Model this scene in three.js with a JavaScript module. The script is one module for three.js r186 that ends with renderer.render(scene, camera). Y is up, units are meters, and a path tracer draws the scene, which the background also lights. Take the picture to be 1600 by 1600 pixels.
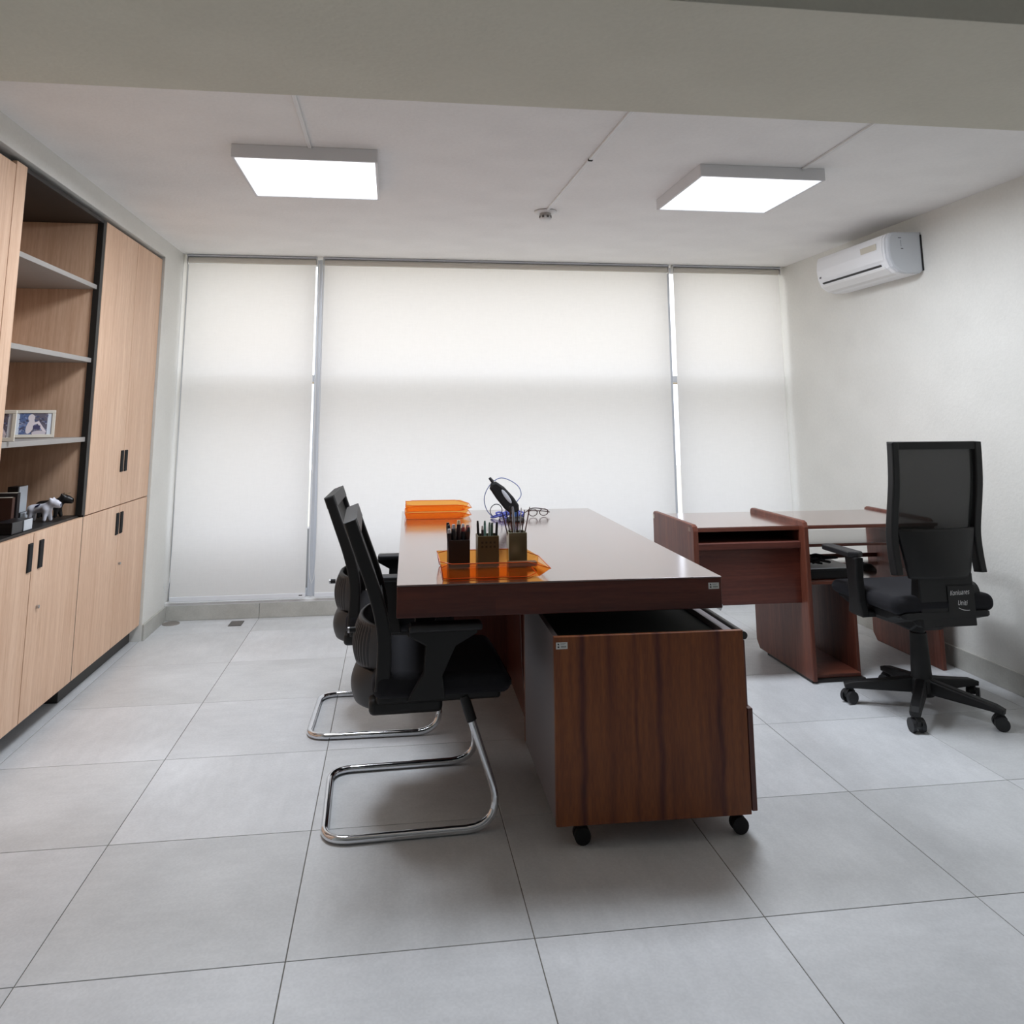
import * as THREE from 'three';
import { RoundedBoxGeometry } from 'three/addons/geometries/RoundedBoxGeometry.js';
import { mergeGeometries } from 'three/addons/utils/BufferGeometryUtils.js';
import { MarchingCubes } from 'three/addons/objects/MarchingCubes.js';
import { RectAreaLightUniformsLib } from 'three/addons/lights/RectAreaLightUniformsLib.js';

// ---------------------------------------------------------------- camera, sky, exposure
const scene = new THREE.Scene();
const F = 1220.85, PX = 780, PY = 455.82, FULL = 2 * (1600 - PY);
const camera = new THREE.PerspectiveCamera(2 * Math.atan(FULL / 2 / F) * 180 / Math.PI, 1, 0.05, 200);
camera.setViewOffset(FULL, FULL, FULL / 2 - PX, FULL / 2 - PY, 1600, 1600);
camera.rotation.set(0.1579, -0.1343, -0.0042, 'YXZ');
camera.position.set(0.8306, 1.2744, 2.1276);
scene.add(camera);
scene.background = new THREE.Color().setRGB(2.04, 2.11, 2.24);      // hazy overcast sky behind the blinds
const renderer = new THREE.WebGLRenderer();
renderer.toneMapping = THREE.LinearToneMapping;
renderer.toneMappingExposure = 1.22;
renderer.shadowMap.enabled = true;
RectAreaLightUniformsLib.init();
const LAMP_POWER = 25.5;

// ---------------------------------------------------------------- helpers
const XL = -0.587, XR = 3.708, ZW = -3.32, H = 2.366, ZB = 5.6;
let seed = 7;
const rnd = () => { seed = (seed * 1664525 + 1013904223) % 4294967296; return seed / 4294967296; };
const used = {};
function numbered(n) { const k = used[n] = (used[n] ?? -1) + 1; return k ? `${n}_${String(k).padStart(3, '0')}` : n; }
function lit(o) { o.castShadow = true; o.receiveShadow = true; return o; }
function thing(name, label, category, [x, y, z] = [0, 0, 0], turn = 0, group) {
  const o = new THREE.Group(); o.name = numbered(name); o.position.set(x, y, z); o.rotation.y = turn;
  o.userData = { label, category }; if (group) o.userData.group = group;
  scene.add(o); return o;
}
function part(parent, name, geo, m, [x, y, z] = [0, 0, 0], rot, label) {
  const o = lit(new THREE.Mesh(geo, m)); o.name = name; o.position.set(x, y, z);
  if (rot) o.rotation.set(...rot);
  if (label) o.userData.label = label;
  parent.add(o); return o;
}
function solo(name, label, category, geo, m, p, rot, group) {
  const o = part(scene, numbered(name), geo, m, p, rot);
  o.userData = { label, category }; if (group) o.userData.group = group;
  return o;
}
function struct(name, geo, m, p, label) {
  const o = part(scene, name, geo, m, p); o.userData = { kind: 'structure' };
  if (label) o.userData.label = label;
  return o;
}
function structGroup(name, label) { const o = new THREE.Group(); o.name = name; o.userData = { kind: 'structure', label }; scene.add(o); return o; }
// uv in metres by the side each face looks to; v runs along the grain axis
function planar(g, grain = 'y', du = 0, dv = 0) {
  g = g.index ? g.toNonIndexed() : g;
  const p = g.attributes.position, n = g.attributes.normal, uv = new Float32Array(p.count * 2), A = ['x', 'y', 'z'].indexOf(grain);
  for (let i = 0; i < p.count; i += 3) {
    const s = [0, 0, 0];
    for (let k = 0; k < 3; k++) { s[0] += n.getX(i + k); s[1] += n.getY(i + k); s[2] += n.getZ(i + k); }
    const w = s.map(Math.abs), N = w.indexOf(Math.max(...w));
    let v = A, u;
    if (N === A) { v = (A + 1) % 3; u = (A + 2) % 3; } else u = 3 - A - N;
    for (let k = 0; k < 3; k++) {
      const c = [p.getX(i + k), p.getY(i + k), p.getZ(i + k)];
      uv[2 * (i + k)] = c[u] + du; uv[2 * (i + k) + 1] = c[v] + dv;
    }
  }
  g.setAttribute('uv', new THREE.BufferAttribute(uv, 2));
  return g;
}
const box = (w, h, d, r = 0.0015, grain = 'y', seg = 1) => planar(new RoundedBoxGeometry(w, h, d, seg, Math.min(r, w / 2.01, h / 2.01, d / 2.01)), grain, w * 1.7, h * 2.3);
const plain = (w, h, d) => planar(new THREE.BoxGeometry(w, h, d));
// box given by its limits
const lim = (x0, x1, y0, y1, z0, z1, r, grain) => planar(box(x1 - x0, y1 - y0, z1 - z0, r, grain).translate((x0 + x1) / 2, (y0 + y1) / 2, (z0 + z1) / 2), grain ?? 'y');
const cyl = (r0, r1, h, n = 20) => new THREE.CylinderGeometry(r0, r1, h, n);
const V = (x, y, z) => new THREE.Vector3(x, y, z);
function fillet(pts, rs, closed = false) {
  const P = pts.map(p => V(...p)), out = [], n = P.length;
  for (let i = 0; i < n; i++) {
    const r = Array.isArray(rs) ? rs[i] : rs;
    if ((!closed && (i === 0 || i === n - 1)) || !r) { out.push(P[i]); continue; }
    const a = P[(i + n - 1) % n], b = P[i], c = P[(i + 1) % n];
    const u = a.clone().sub(b), w = c.clone().sub(b), t = Math.min(r, u.length() * .49, w.length() * .49);
    const s = b.clone().addScaledVector(u.normalize(), t), e = b.clone().addScaledVector(w.normalize(), t);
    const q = new THREE.QuadraticBezierCurve3(s, b.clone().lerp(s.clone().add(e).multiplyScalar(.5), .12), e);
    out.push(...q.getPoints(8));
  }
  return out;
}
class Poly extends THREE.Curve {
  constructor(pts) { super(); this.p = pts; this.l = [0]; for (let i = 1; i < pts.length; i++) this.l.push(this.l[i - 1] + pts[i].distanceTo(pts[i - 1])); }
  getPoint(t, o = new THREE.Vector3()) {
    const L = this.l, s = t * L[L.length - 1]; let i = 1; while (i < L.length - 1 && L[i] < s) i++;
    return o.copy(this.p[i - 1]).lerp(this.p[i], (s - L[i - 1]) / Math.max(1e-9, L[i] - L[i - 1]));
  }
}
const tube = (pts, r, seg = 60, n = 10) => new THREE.TubeGeometry(new Poly(pts), seg, r, n, false);
const spline = (pts, r, seg = 60, n = 8, closed = false) => new THREE.TubeGeometry(new THREE.CatmullRomCurve3(pts.map(p => V(...p)), closed), seg, r, n, closed);
function extr(pts, depth, bevel = 0.003) {
  const s = new THREE.Shape(pts.map(p => new THREE.Vector2(p[0], p[1])));
  return new THREE.ExtrudeGeometry(s, { depth: depth - 2 * bevel, bevelEnabled: bevel > 0, bevelSize: bevel, bevelOffset: -bevel, bevelThickness: bevel, bevelSegments: 2, curveSegments: 6 }).translate(0, 0, bevel);
}
// ribbon: a curve in x-y, thickened, run along z from z0 to z1
function ribbon(curve, t, z0, z1, bevel = 0.004) {
  const c = new THREE.SplineCurve(curve.map(p => new THREE.Vector2(...p))), a = [], b = [], N = 22;
  for (let i = 0; i <= N; i++) {
    const p = c.getPoint(i / N), d = c.getTangent(i / N), th = Array.isArray(t) ? t[0] + (t[1] - t[0]) * i / N : t;
    a.push([p.x - d.y * th, p.y + d.x * th]); b.unshift([p.x + d.y * th, p.y - d.x * th]);
  }
  return extr([...a, ...b], z1 - z0, bevel).translate(0, 0, z0);
}
// a curved plate: f(u, v) -> [x, y, z] of its outer face, th thick towards +x
function plate(f, th, nu = 60, nv = 10) {
  const pos = [], idx = [], W = nu + 1, M = (nu + 1) * (nv + 1);
  for (const o of [0, th]) for (let j = 0; j <= nv; j++) for (let i = 0; i <= nu; i++) { const q = f(i / nu, j / nv, o > 0); pos.push(q[0] + o, q[1], q[2]); }
  for (let j = 0; j < nv; j++) for (let i = 0; i < nu; i++) {
    const a = j * W + i, b = a + 1, c = a + W, d = c + 1;
    idx.push(a, b, c, b, d, c, M + a, M + c, M + b, M + b, M + c, M + d);
  }
  const rim = [];
  for (let i = 0; i < nu; i++) rim.push(i); for (let j = 0; j < nv; j++) rim.push(j * W + nu);
  for (let i = nu; i > 0; i--) rim.push(nv * W + i); for (let j = nv; j > 0; j--) rim.push(j * W);
  for (let k = 0; k < rim.length; k++) { const a = rim[k], b = rim[(k + 1) % rim.length]; idx.push(a, M + a, b, b, M + a, M + b); }
  const g = new THREE.BufferGeometry(); g.setAttribute('position', new THREE.Float32BufferAttribute(pos, 3)); g.setIndex(idx); g.computeVertexNormals(); return planar(g);
}
// smooth solid out of tapered capsules [x0,y0,z0,r0, x1,y1,z1,r1]
function blob(bones, size, blend = 0.012, res = 44) {
  const mc = new MarchingCubes(res, new THREE.MeshStandardMaterial(), false, false, 60000); mc.isolation = 0;
  const h = res / 2;
  for (let k = 0; k < res; k++) for (let j = 0; j < res; j++) for (let i = 0; i < res; i++) {
    const x = (i - h) / h * size, y = (j - h) / h * size, z = (k - h) / h * size; let d = 9;
    for (const [ax, ay, az, ra, bx, by, bz, rb] of bones) {
      const ux = bx - ax, uy = by - ay, uz = bz - az, t = Math.max(0, Math.min(1, ((x - ax) * ux + (y - ay) * uy + (z - az) * uz) / (ux * ux + uy * uy + uz * uz + 1e-12)));
      const e = Math.hypot(x - ax - ux * t, y - ay - uy * t, z - az - uz * t) - (ra + (rb - ra) * t);
      const s = Math.max(blend - Math.abs(d - e), 0) / blend; d = Math.min(d, e) - s * s * blend / 4;
    }
    mc.field[k * res * res + j * res + i] = -d;
  }
  mc.update();
  const g = new THREE.BufferGeometry();
  g.setAttribute('position', new THREE.BufferAttribute(mc.positionArray.slice(0, mc.count * 3).map(v => v * size), 3));
  g.setAttribute('normal', new THREE.BufferAttribute(mc.normalArray.slice(0, mc.count * 3), 3));
  return g;
}
// ---------------------------------------------------------------- textures
function lattice(n, s) { let q = s * 7919 + 13; const a = new Float32Array(n * n); for (let i = 0; i < n * n; i++) { q = (q * 1664525 + 1013904223) % 4294967296; a[i] = q / 4294967296; } return a; }
function noiser(nx, ny, s) {   // value noise that repeats on [0,1)
  const n = Math.max(nx, ny), a = lattice(n, s);
  return (u, v) => {
    const x = ((u % 1) + 1) % 1 * nx, y = ((v % 1) + 1) % 1 * ny, i = Math.floor(x), j = Math.floor(y), f = x - i, g = y - j;
    const sf = f * f * (3 - 2 * f), sg = g * g * (3 - 2 * g), A = (p, r) => a[(r % ny) * n + (p % nx)];
    return (A(i, j) * (1 - sf) + A(i + 1, j) * sf) * (1 - sg) + (A(i, j + 1) * (1 - sf) + A(i + 1, j + 1) * sf) * sg;
  };
}
function tex(n, fn, srgb = true, rep = 1) {
  const d = new Uint8Array(n * n * 4);
  for (let y = 0; y < n; y++) for (let x = 0; x < n; x++) {
    let c = fn((x + .5) / n, (y + .5) / n); if (!Array.isArray(c)) c = [c, c, c];
    const o = (y * n + x) * 4; d[o] = c[0]; d[o + 1] = c[1]; d[o + 2] = c[2]; d[o + 3] = 255;
  }
  const t = new THREE.DataTexture(d, n, n); t.wrapS = t.wrapT = THREE.RepeatWrapping; t.magFilter = THREE.LinearFilter; t.minFilter = THREE.LinearFilter;
  if (srgb) t.colorSpace = THREE.SRGBColorSpace; t.repeat.set(rep, rep); t.needsUpdate = true; return t;
}
function canvasTex(w, h, draw) {
  const c = document.createElement('canvas'); c.width = w; c.height = h; draw(c.getContext('2d'), w, h);
  const t = new THREE.CanvasTexture(c); t.colorSpace = THREE.SRGBColorSpace; return t;
}
function woodTex(base, dark, fine, s, streak = 0) {   // 1 m square, grain along v
  const a = noiser(90, 3, s), b = noiser(220, 8, s + 1), c = noiser(12, 2, s + 2), e = noiser(5, 5, s + 3), f = noiser(256, 40, s + 4);
  return tex(512, (u, v) => {
    const w = u + .012 * (e(u, v) - .5);
    let k = .45 * a(w, v) + .3 * b(w, v) + .25 * c(w, v); k += fine * (f(u, v) - .5);
    if (streak) { const q = c(w + .3, v * .5); k += streak * Math.max(0, q - .62) * 3; }
    k = Math.max(0, Math.min(1, k));
    return base.map((x, i) => x + (dark[i] - x) * k);
  });
}
const M = {};
const std = (c, r = .6, o = {}) => new THREE.MeshPhysicalMaterial({ color: c, roughness: r, ...o });
{
  const n1 = noiser(40, 40, 21), n2 = noiser(8, 8, 22), n3 = noiser(128, 128, 23);
  const plasterBump = tex(256, (u, v) => 255 * (.5 * n1(u, v) + .5 * n3(u, v)), false, 1.4);
  const paint = (c) => tex(256, (u, v) => { const k = (n2(u, v) - .5) * 5 + (n3(u, v) - .5) * 4; return c.map(x => Math.max(0, Math.min(255, x + k))); });
  M.wall = std('#ffffff', .62, { map: paint([229, 228, 222]), bumpMap: plasterBump, bumpScale: .0006 });
  M.ceiling = std('#ffffff', .9, { map: paint([246, 245, 243]), bumpMap: plasterBump, bumpScale: .0006 });
  M.beam = std('#ffffff', .9, { map: paint([228, 224, 208]), bumpMap: plasterBump, bumpScale: .0006 });
  const t1 = noiser(5, 5, 31), t2 = noiser(24, 18, 32), t3 = noiser(200, 200, 33), t4 = noiser(60, 14, 34);
  const tile = (o) => tex(512, (u, v) => {
    const k = (t1(u + o, v + o * 2) - .5) * 11 + (t2(u + o, v) - .5) * 7 + (t3(u, v + o) - .5) * 9 + (t4(u, v + o) - .5) * 5;
    return [222 + k, 224 + k, 226 + k].map(x => Math.min(255, x));
  });
  M.tiles = [0, .37, .71].map((o, i) => std(['#ffffff', '#fbfbfb', '#f6f6f5'][i], .36, { map: tile(o) }));
  M.grout = std('#75726c', .95);
  M.skirt = std('#ffffff', .5, { map: tex(256, (u, v) => { const k = (t2(u, v) - .5) * 12 + (t3(u, v) - .5) * 10; return [188 + k, 187 + k, 180 + k]; }) });
  M.oak = std('#ffffff', .5, { map: woodTex([238, 204, 176], [208, 166, 134], .25, 41) });
  M.mahogany = std('#ffffff', .3, { map: woodTex([108, 54, 40], [72, 31, 23], .3, 51, .8), clearcoat: .12, clearcoatRoughness: .3 });
  M.deskTop = std('#ffffff', .2, { map: M.mahogany.map, clearcoat: 1, clearcoatRoughness: .13, ior: 2.3 });   // the same wood under thick polished varnish
  M.cherry = std('#ffffff', .42, { map: woodTex([128, 74, 56], [92, 46, 34], .3, 58, .6) });
  M.cherryTop = std('#ffffff', .2, { map: M.cherry.map, clearcoat: 1, clearcoatRoughness: .13, ior: 2.3 });
  M.mahoganyMatt = std('#ffffff', .65, { map: M.mahogany.map });
  M.edge = std('#7c3d24', .5);
  M.pedWood = std('#ffffff', .5, { map: woodTex([146, 92, 52], [112, 62, 32], .35, 61) });
  M.greyPanel = std('#756e71', .55);
  M.darkPlinth = std('#3a3835', .6);
  M.blackPanel = std('#1a1715', .5);
  M.shelf = std('#9c9792', .45);
  M.black = std('#0b0b0c', .55);
  M.blackSoft = std('#131315', .85);
  M.blackGrey = std('#1d1d20', .5);
  M.fabric = std('#15151a', .95, { bumpMap: tex(128, (u, v) => 128 + 100 * Math.sin(u * 200) * Math.sin(v * 200), false, 4), bumpScale: .0006, sheen: .3, sheenColor: new THREE.Color('#555566') });
  M.mesh = std('#2c2e2c', .8, { transparent: true, opacity: .78 });
  M.chrome = std('#d8dade', .09, { metalness: 1 });
  M.steel = std('#b5b5b8', .3, { metalness: 1 });
  M.alu = std('#cfd3da', .4, { metalness: .35 });
  M.white = std('#e9e9e8', .45);
  M.acWhite = std('#f1f2f4', .35);
  M.acGrey = std('#d3d7dc', .35);
  M.lampFrame = std('#e2e2e4', .5);
  M.diffuser = std('#ffffff', .6, { emissive: '#f3f8ff', emissiveIntensity: 1.1 });
  const wv = noiser(256, 30, 71), wh = noiser(30, 256, 72);
  M.blind = std('#ffffff', 1, { map: tex(512, (u, v) => { const k = (wv(u, v) - .5) * 2 + (wh(u, v) - .5) * 2; return [243 + k, 241 + k, 237 + k]; }), transmission: .5, thickness: 0, specularIntensity: 0, side: THREE.DoubleSide });
  M.blindRail = std('#eef0f4', .4);
  M.blindTube = std('#d9d4ca', .7);
  M.glass = std('#ffffff', 0, { transmission: 1, thickness: 0, ior: 1.5 });
  M.glassTint = std('#eceef2', 0, { transmission: 1, thickness: 0, ior: 1.5 });
  M.concrete = std('#b9b8b6', .9);
  M.concreteWarm = std('#c9b79a', .9);
  M.ground = std('#b9b3a6', .95);
  M.orange = std('#ffb75c', .06, { transmission: .92, thickness: 0, ior: 1.5, side: THREE.DoubleSide });
  M.orangeEdge = std('#d9591a', .2);
}

// ---------------------------------------------------------------- the room shell
{
  const floor = structGroup('floor', 'pale grey square porcelain floor tiles with thin dark joints');
  part(floor, 'slab', lim(-1.15, XR + .1, -.12, -.0018, ZW - .1, ZB + .1, .001), M.grout);
  const T = .6, J = .0013, full = [0, 1, 2].map(k => planar(new RoundedBoxGeometry(T - 2 * J, .01, T - 2 * J, 1, .0012), 'z', k * .31, k * .17));
  for (let i = -1; i < 7; i++) for (let j = -8; j < 10; j++) {
    const x0 = Math.max(i * T, -.6), x1 = Math.min((i + 1) * T, XR), z0 = Math.max((j - 1) * T + T, ZW), z1 = Math.min((j + 1) * T, ZB);
    const zz0 = Math.max(j * T, ZW), k = Math.floor(rnd() * 3);
    if (x1 - x0 < .02 || z1 - zz0 < .02) continue;
    const whole = x1 - x0 > T - .001 && z1 - zz0 > T - .001;
    const g = whole ? full[k] : planar(new RoundedBoxGeometry(x1 - x0 - 2 * J, .01, z1 - zz0 - 2 * J, 1, .0012), 'z');
    const t = part(floor, 'tile', g, M.tiles[k], [(x0 + x1) / 2, -.005, (zz0 + z1) / 2]);
    if (whole) t.rotation.y = Math.floor(rnd() * 4) * Math.PI / 2;
  }
  // strip under the cabinets
  part(floor, 'tile', lim(-1.1, -.6013, -.01, 0, ZW + .45, .2, .001), M.tiles[0]);

  struct('ceiling', lim(-1.15, XR + .12, H, H + .12, ZW - .35, ZB + .12, .001), M.ceiling, undefined, 'flat white painted ceiling slab');
  struct('trim_1', lim(XL - .5, XR + .1, 2.115, H + .02, .112, .70, .002), M.beam, undefined, 'wide flat ceiling beam with a dim olive grey underside');
  struct('wall_right', lim(XR, XR + .12, -.02, H + .02, ZW - .35, ZB + .1, .001), M.wall, undefined, 'smooth white painted wall carrying the air conditioner');
  struct('wall_back', lim(-1.15, XR + .1, -.02, H + .02, ZB, ZB + .12, .001), M.wall);
  const wl = structGroup('wall_left', 'white plaster wall framing the built-in cabinets');
  part(wl, 'pier', lim(XL - .58, XL, -.02, H + .02, ZW - .35, -2.872, .001), M.wall);
  part(wl, 'soffit', lim(XL - .58, XL, 2.262, H + .02, -2.873, .14, .001), M.wall);
  part(wl, 'niche_back', lim(XL - .58, XL - .46, -.02, 2.262, -2.873, .14, .001), M.wall);
  part(wl, 'wall_panel', lim(XL - .58, XL, -.02, H + .02, .14, ZB + .1, .001), M.wall);
  // window wall: low tiled kerb with a pale ledge, the glazing stands on it
  const ww = structGroup('wall_window', 'low tiled kerb below the full-width window');
  part(ww, 'kerb', lim(XL - .1, XR + .1, -.02, .09, ZW - .3, ZW - .012, .001), M.wall);
  part(ww, 'ledge', lim(XL, XR, .09, .108, ZW - .3, ZW + .001, .002), M.white);
  const sk = structGroup('baseboard_window', 'grey tile skirting under the window ledge');
  for (let i = -1; i < 7; i++) { const a = Math.max(i * .6, XL), b = Math.min((i + 1) * .6, XR); part(sk, 'tile', lim(a + .001, b - .001, 0, .09, ZW - .012, ZW, .0008, 'x'), M.skirt); }
  const sr = structGroup('baseboard_right', 'grey tile skirting along the right wall');
  for (let j = -6; j < 10; j++) { const a = Math.max(j * .6, ZW + .002), b = Math.min((j + 1) * .6, ZB); part(sr, 'tile', lim(XR - .012, XR, 0, .1, a + .0006, b - .0006, .0015, 'z'), M.skirt); }
  const sl = structGroup('baseboard_left', 'short grey tile skirting between the cabinets and the window');
  part(sl, 'tile', lim(XL, XL + .012, 0, .09, ZW + .001, -2.874, .001, 'z'), M.skirt);
  part(sl, 'tile', lim(XL, XL + .012, 0, .09, .142, ZB, .001, 'z'), M.skirt);

  // glazing: three bays, each an upper and a lower pane
  const bays = [[XL, .317], [.317, 2.83], [2.83, XR]], zg = ZW - .11;
  bays.forEach(([a, b], i) => {
    const w = structGroup(`window_${i + 1}`, ['narrow aluminium window bay beside the cabinets', 'wide middle aluminium window bay', 'narrow aluminium window bay beside the right wall'][i]);
    const fr = (x0, x1, y0, y1) => part(w, 'window_frame', lim(x0, x1, y0, y1, zg - .03, zg + .03, .003), M.alu);
    fr(a, a + .028, .108, H); fr(b - .028, b, .108, H);
    fr(a + .028, b - .028, .108, .15); fr(a + .028, b - .028, H - .04, H); fr(a + .028, b - .028, 1.515, 1.56);
    part(w, 'pane', planar(new THREE.PlaneGeometry(b - a - .056, H - .04 - 1.56)), M.glass, [(a + b) / 2, (H - .04 + 1.56) / 2, zg]);
    part(w, 'pane', planar(new THREE.PlaneGeometry(b - a - .056, 1.365)), M.glassTint, [(a + b) / 2, .8325, zg]);
  });
}
// outdoors, behind the blinds
{
  const s = solo('added_shade_shelf', 'pale concrete sun shelf added outside, unseen, to shape the light on the blinds', 'sun shelf', lim(XL + .01, XR - .01, 1.515, 1.56, ZW - .5, ZW - .145, .004), M.concreteWarm);  // unseen slab added so the blinds turn darker below it and creamier above
  const p = solo('added_shade_wall', 'low concrete wall outside, unseen, added to darken the bottom of the blinds', 'added_shade_wall', lim(XL + .01, XR - .01, -.3, .5, ZW - .47, ZW - .362, .004), M.concrete);  // unseen low wall added to cut daylight from the foot of the blinds
  struct('ground', lim(-40, 45, -4.2, -4, -80, ZW - 1.2, .01), M.ground, undefined, 'paved ground outside far below the window');
  struct('wall_outside', lim(-6, 9, -4, -.03, ZW - .355, ZW - .305, .001), M.concrete);
}

// ---------------------------------------------------------------- roller blinds
const blindSpans = [[-.555, .288, 'narrow cream roller blind between the cabinets and the wide blind'], [.345, 2.805, 'wide cream roller blind lowered over the middle window bay'], [2.853, 3.672, 'narrow cream roller blind next to the air conditioner wall']];
blindSpans.forEach(([a, b, label], i) => {
  const z = ZW + .02, t = thing('roller_blind', label, 'blind', [(a + b) / 2, .118, z], 0, 'roller blinds across the window'), w = b - a;
  part(t, 'fabric', planar(new THREE.PlaneGeometry(w, 2.17)), M.blind, [0, .018 + 1.085, 0]);
  part(t, 'bottom_rail', box(w, .03, .012, .004), M.blindRail, [0, .016, 0]);
  part(t, 'roller', planar(cyl(.021, .021, w, 24).rotateZ(Math.PI / 2)), M.blindTube, [0, 2.212, -.002], undefined, 'rolled fabric tube');
  part(t, 'head_rail', box(w + .02, .012, .05, .004), M.alu, [0, 2.24, 0], undefined, 'bright aluminium head rail');
  for (const s of [-1, 1]) part(t, 'bracket', box(.004, .06, .05, .002), M.white, [s * (w / 2 + .008), 2.215, 0]);
  const cx = -w / 2 - .018, h0 = i === 1 ? .09 : .06;
  if (i < 2) part(t, 'bead_chain', spline([[cx - .014, 2.2, .012], [cx - .014, 1.2, .012], [cx - .014, h0 + .05, .014], [cx, h0, .016], [cx + .014, h0 + .05, .014], [cx + .014, 1.2, .012], [cx + .014, 2.2, .012]], .0022, 120, 6), M.white);
  if (i === 0) part(t, 'tag', box(.022, .005, .002, .0005), M.black, [w / 2 - .03, .018, .0065], undefined, 'tiny black tag');
  // slim aluminium cover of the joint between the blinds
  if (i < 2) { const g = b + (blindSpans[i + 1][0] - b) / 2; part(t, 'joint_cover', box(.02, 2.24, .006, .002), M.alu, [g - (a + b) / 2, 1.12, -.05]); }
});

// ---------------------------------------------------------------- ceiling fittings
function ceilingPanel(x, z, label) {
  const S = .585, t = thing('ceiling_light', label, 'ceiling light', [x, H - .055, z], 0, 'square ceiling light panels');
  for (const [w, d, px, pz] of [[S, .012, 0, S / 2 - .006], [S, .012, 0, -S / 2 + .006], [.012, S - .024, S / 2 - .006, 0], [.012, S - .024, -S / 2 + .006, 0]])
    part(t, 'frame', box(w, .055, d, .002), M.lampFrame, [px, .0275, pz]);
  part(t, 'back_plate', box(S - .024, .004, S - .024, .001), M.lampFrame, [0, .05, 0]);
  part(t, 'diffuser', planar(new THREE.BoxGeometry(S - .025, .006, S - .025)), M.diffuser, [0, .006, 0], undefined, 'glowing white diffuser');
  const l = new THREE.RectAreaLight('#eef5ff', LAMP_POWER, S - .03, S - .03); l.position.set(0, .001, 0); l.rotation.x = -Math.PI / 2; t.add(l);
}
ceilingPanel(.458, -1.303, 'glowing square ceiling light panel on the cabinet side');
ceilingPanel(2.442, -1.318, 'glowing square ceiling light panel near the air conditioner');
{
  const g = 'white cable trunking on the ceiling', k = (x0, z0, x1, z1, label) => {
    const L = Math.hypot(x1 - x0, z1 - z0), t = thing('cable_trunking', label, 'trunking', [(x0 + x1) / 2, H - .009, (z0 + z1) / 2], Math.atan2(x1 - x0, z1 - z0), g);
    part(t, 'channel', box(.016, .009, L, .002, 'z'), M.white, [0, .0045, 0]);
    return t;
  };
  k(.476, .11, .476, -1.008, 'white cable trunking from the beam to the cabinet side light panel');
  const t = k(1.682, .11, 1.63, -1.86, 'white cable trunking from the beam to the smoke detector');
  part(t, 'joint_clip', box(.02, .012, .012, .003), M.black, [0, .002, .14], undefined, 'small black clip');
  k(2.605, .11, 2.632, -1.023, 'white cable trunking from the beam to the light panel near the air conditioner');
  const d = thing('smoke_detector', 'round white smoke detector on the ceiling', 'smoke detector', [1.628, H, -1.9]);
  part(d, 'base', new THREE.LatheGeometry([[0, -.0135], [.048, -.0135], [.056, -.011], [.06, -.006], [.06, -.001], [0, -.001]].map(p => new THREE.Vector2(...p)), 36), M.white);
  part(d, 'neck', cyl(.031, .033, .016, 30), std('#b9b6b2', .5), [0, -.0215, 0]);
  for (let i = 0; i < 8; i++) { const a = i * Math.PI / 4 + .2; part(d, 'rib', box(.012, .014, .004, .001), std('#6e6a66', .6), [Math.sin(a) * .032, -.034, Math.cos(a) * .032], [0, a, 0]); }
  part(d, 'cap', new THREE.LatheGeometry([[0, -.052], [.024, -.051], [.032, -.046], [.0335, -.041], [.03, -.028], [0, -.028]].map(p => new THREE.Vector2(...p)), 36), M.white);
}
// air conditioner
{
  const z0 = -2.475, z1 = -1.742, L = z1 - z0, t = thing('air_conditioner', 'white split air conditioner unit high on the right wall', 'air conditioner', [XR, 2.035, (z0 + z1) / 2]);
  const prof = [[0, .02], [-.02, .004], [-.1, .0], [-.15, .012], [-.185, .04], [-.203, .085], [-.208, .14], [-.203, .2], [-.19, .225], [-.165, .236], [0, .24]];
  const sweep = (P, a, b, bv = .004) => extr(P, b - a, bv).translate(0, 0, a);
  part(t, 'body', sweep(prof, -L / 2 + .004, L / 2 - .03, .006), M.acWhite);
  part(t, 'end_cap', sweep(prof.map(([x, y]) => [x * .985, .12 + (y - .12) * .985]), L / 2 - .032, L / 2, .012), M.acGrey, [0, 0, 0], undefined, 'pale grey end cap');
  part(t, 'front_panel', sweep([[-.196, .07], [-.206, .085], [-.2125, .14], [-.207, .2], [-.198, .222], [-.19, .222], [-.19, .07]], -L / 2 + .012, L / 2 - .045, .002), M.acWhite);
  part(t, 'air_slot', sweep([[-.178, .05], [-.1975, .054], [-.2005, .062], [-.17, .062]], -L / 2 + .05, L / 2 - .085, .0005), M.black, [0, 0, 0], undefined, 'black air outlet slot');
  part(t, 'flap', sweep([[-.09, .0], [-.15, .0095], [-.186, .035], [-.191, .047], [-.178, .05], [-.09, .02]], -L / 2 + .03, L / 2 - .06, .001), M.white);
  part(t, 'sticker', planar(new THREE.BoxGeometry(.001, .036, .15)), std('#cfc9bb', .6), [-.2122, .166, .2], [0, 0, .06], 'beige sticker');
  part(t, 'badge', planar(new THREE.BoxGeometry(.001, .012, .02)), std('#76777c', .4), [-.2085, .095, -L / 2 + .045], [0, 0, -.1], 'small grey maker badge');
  part(t, 'mark', planar(new THREE.BoxGeometry(.018, .004, .001)), std('#5d6066', .5), [-.13, .2, L / 2 + .0003]);
  part(t, 'mark', planar(new THREE.BoxGeometry(.014, .004, .001)), std('#5d6066', .5), [-.12, .14, L / 2 + .0003]);
  part(t, 'mark', planar(new THREE.BoxGeometry(.004, .036, .001)), std('#aab0b6', .5), [-.125, .17, L / 2 + .0003]);
  part(t, 'pipe_gap', planar(new THREE.BoxGeometry(.006, .2, .012)), M.blackGrey, [-.004, .12, L / 2 - .002]);
}

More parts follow.
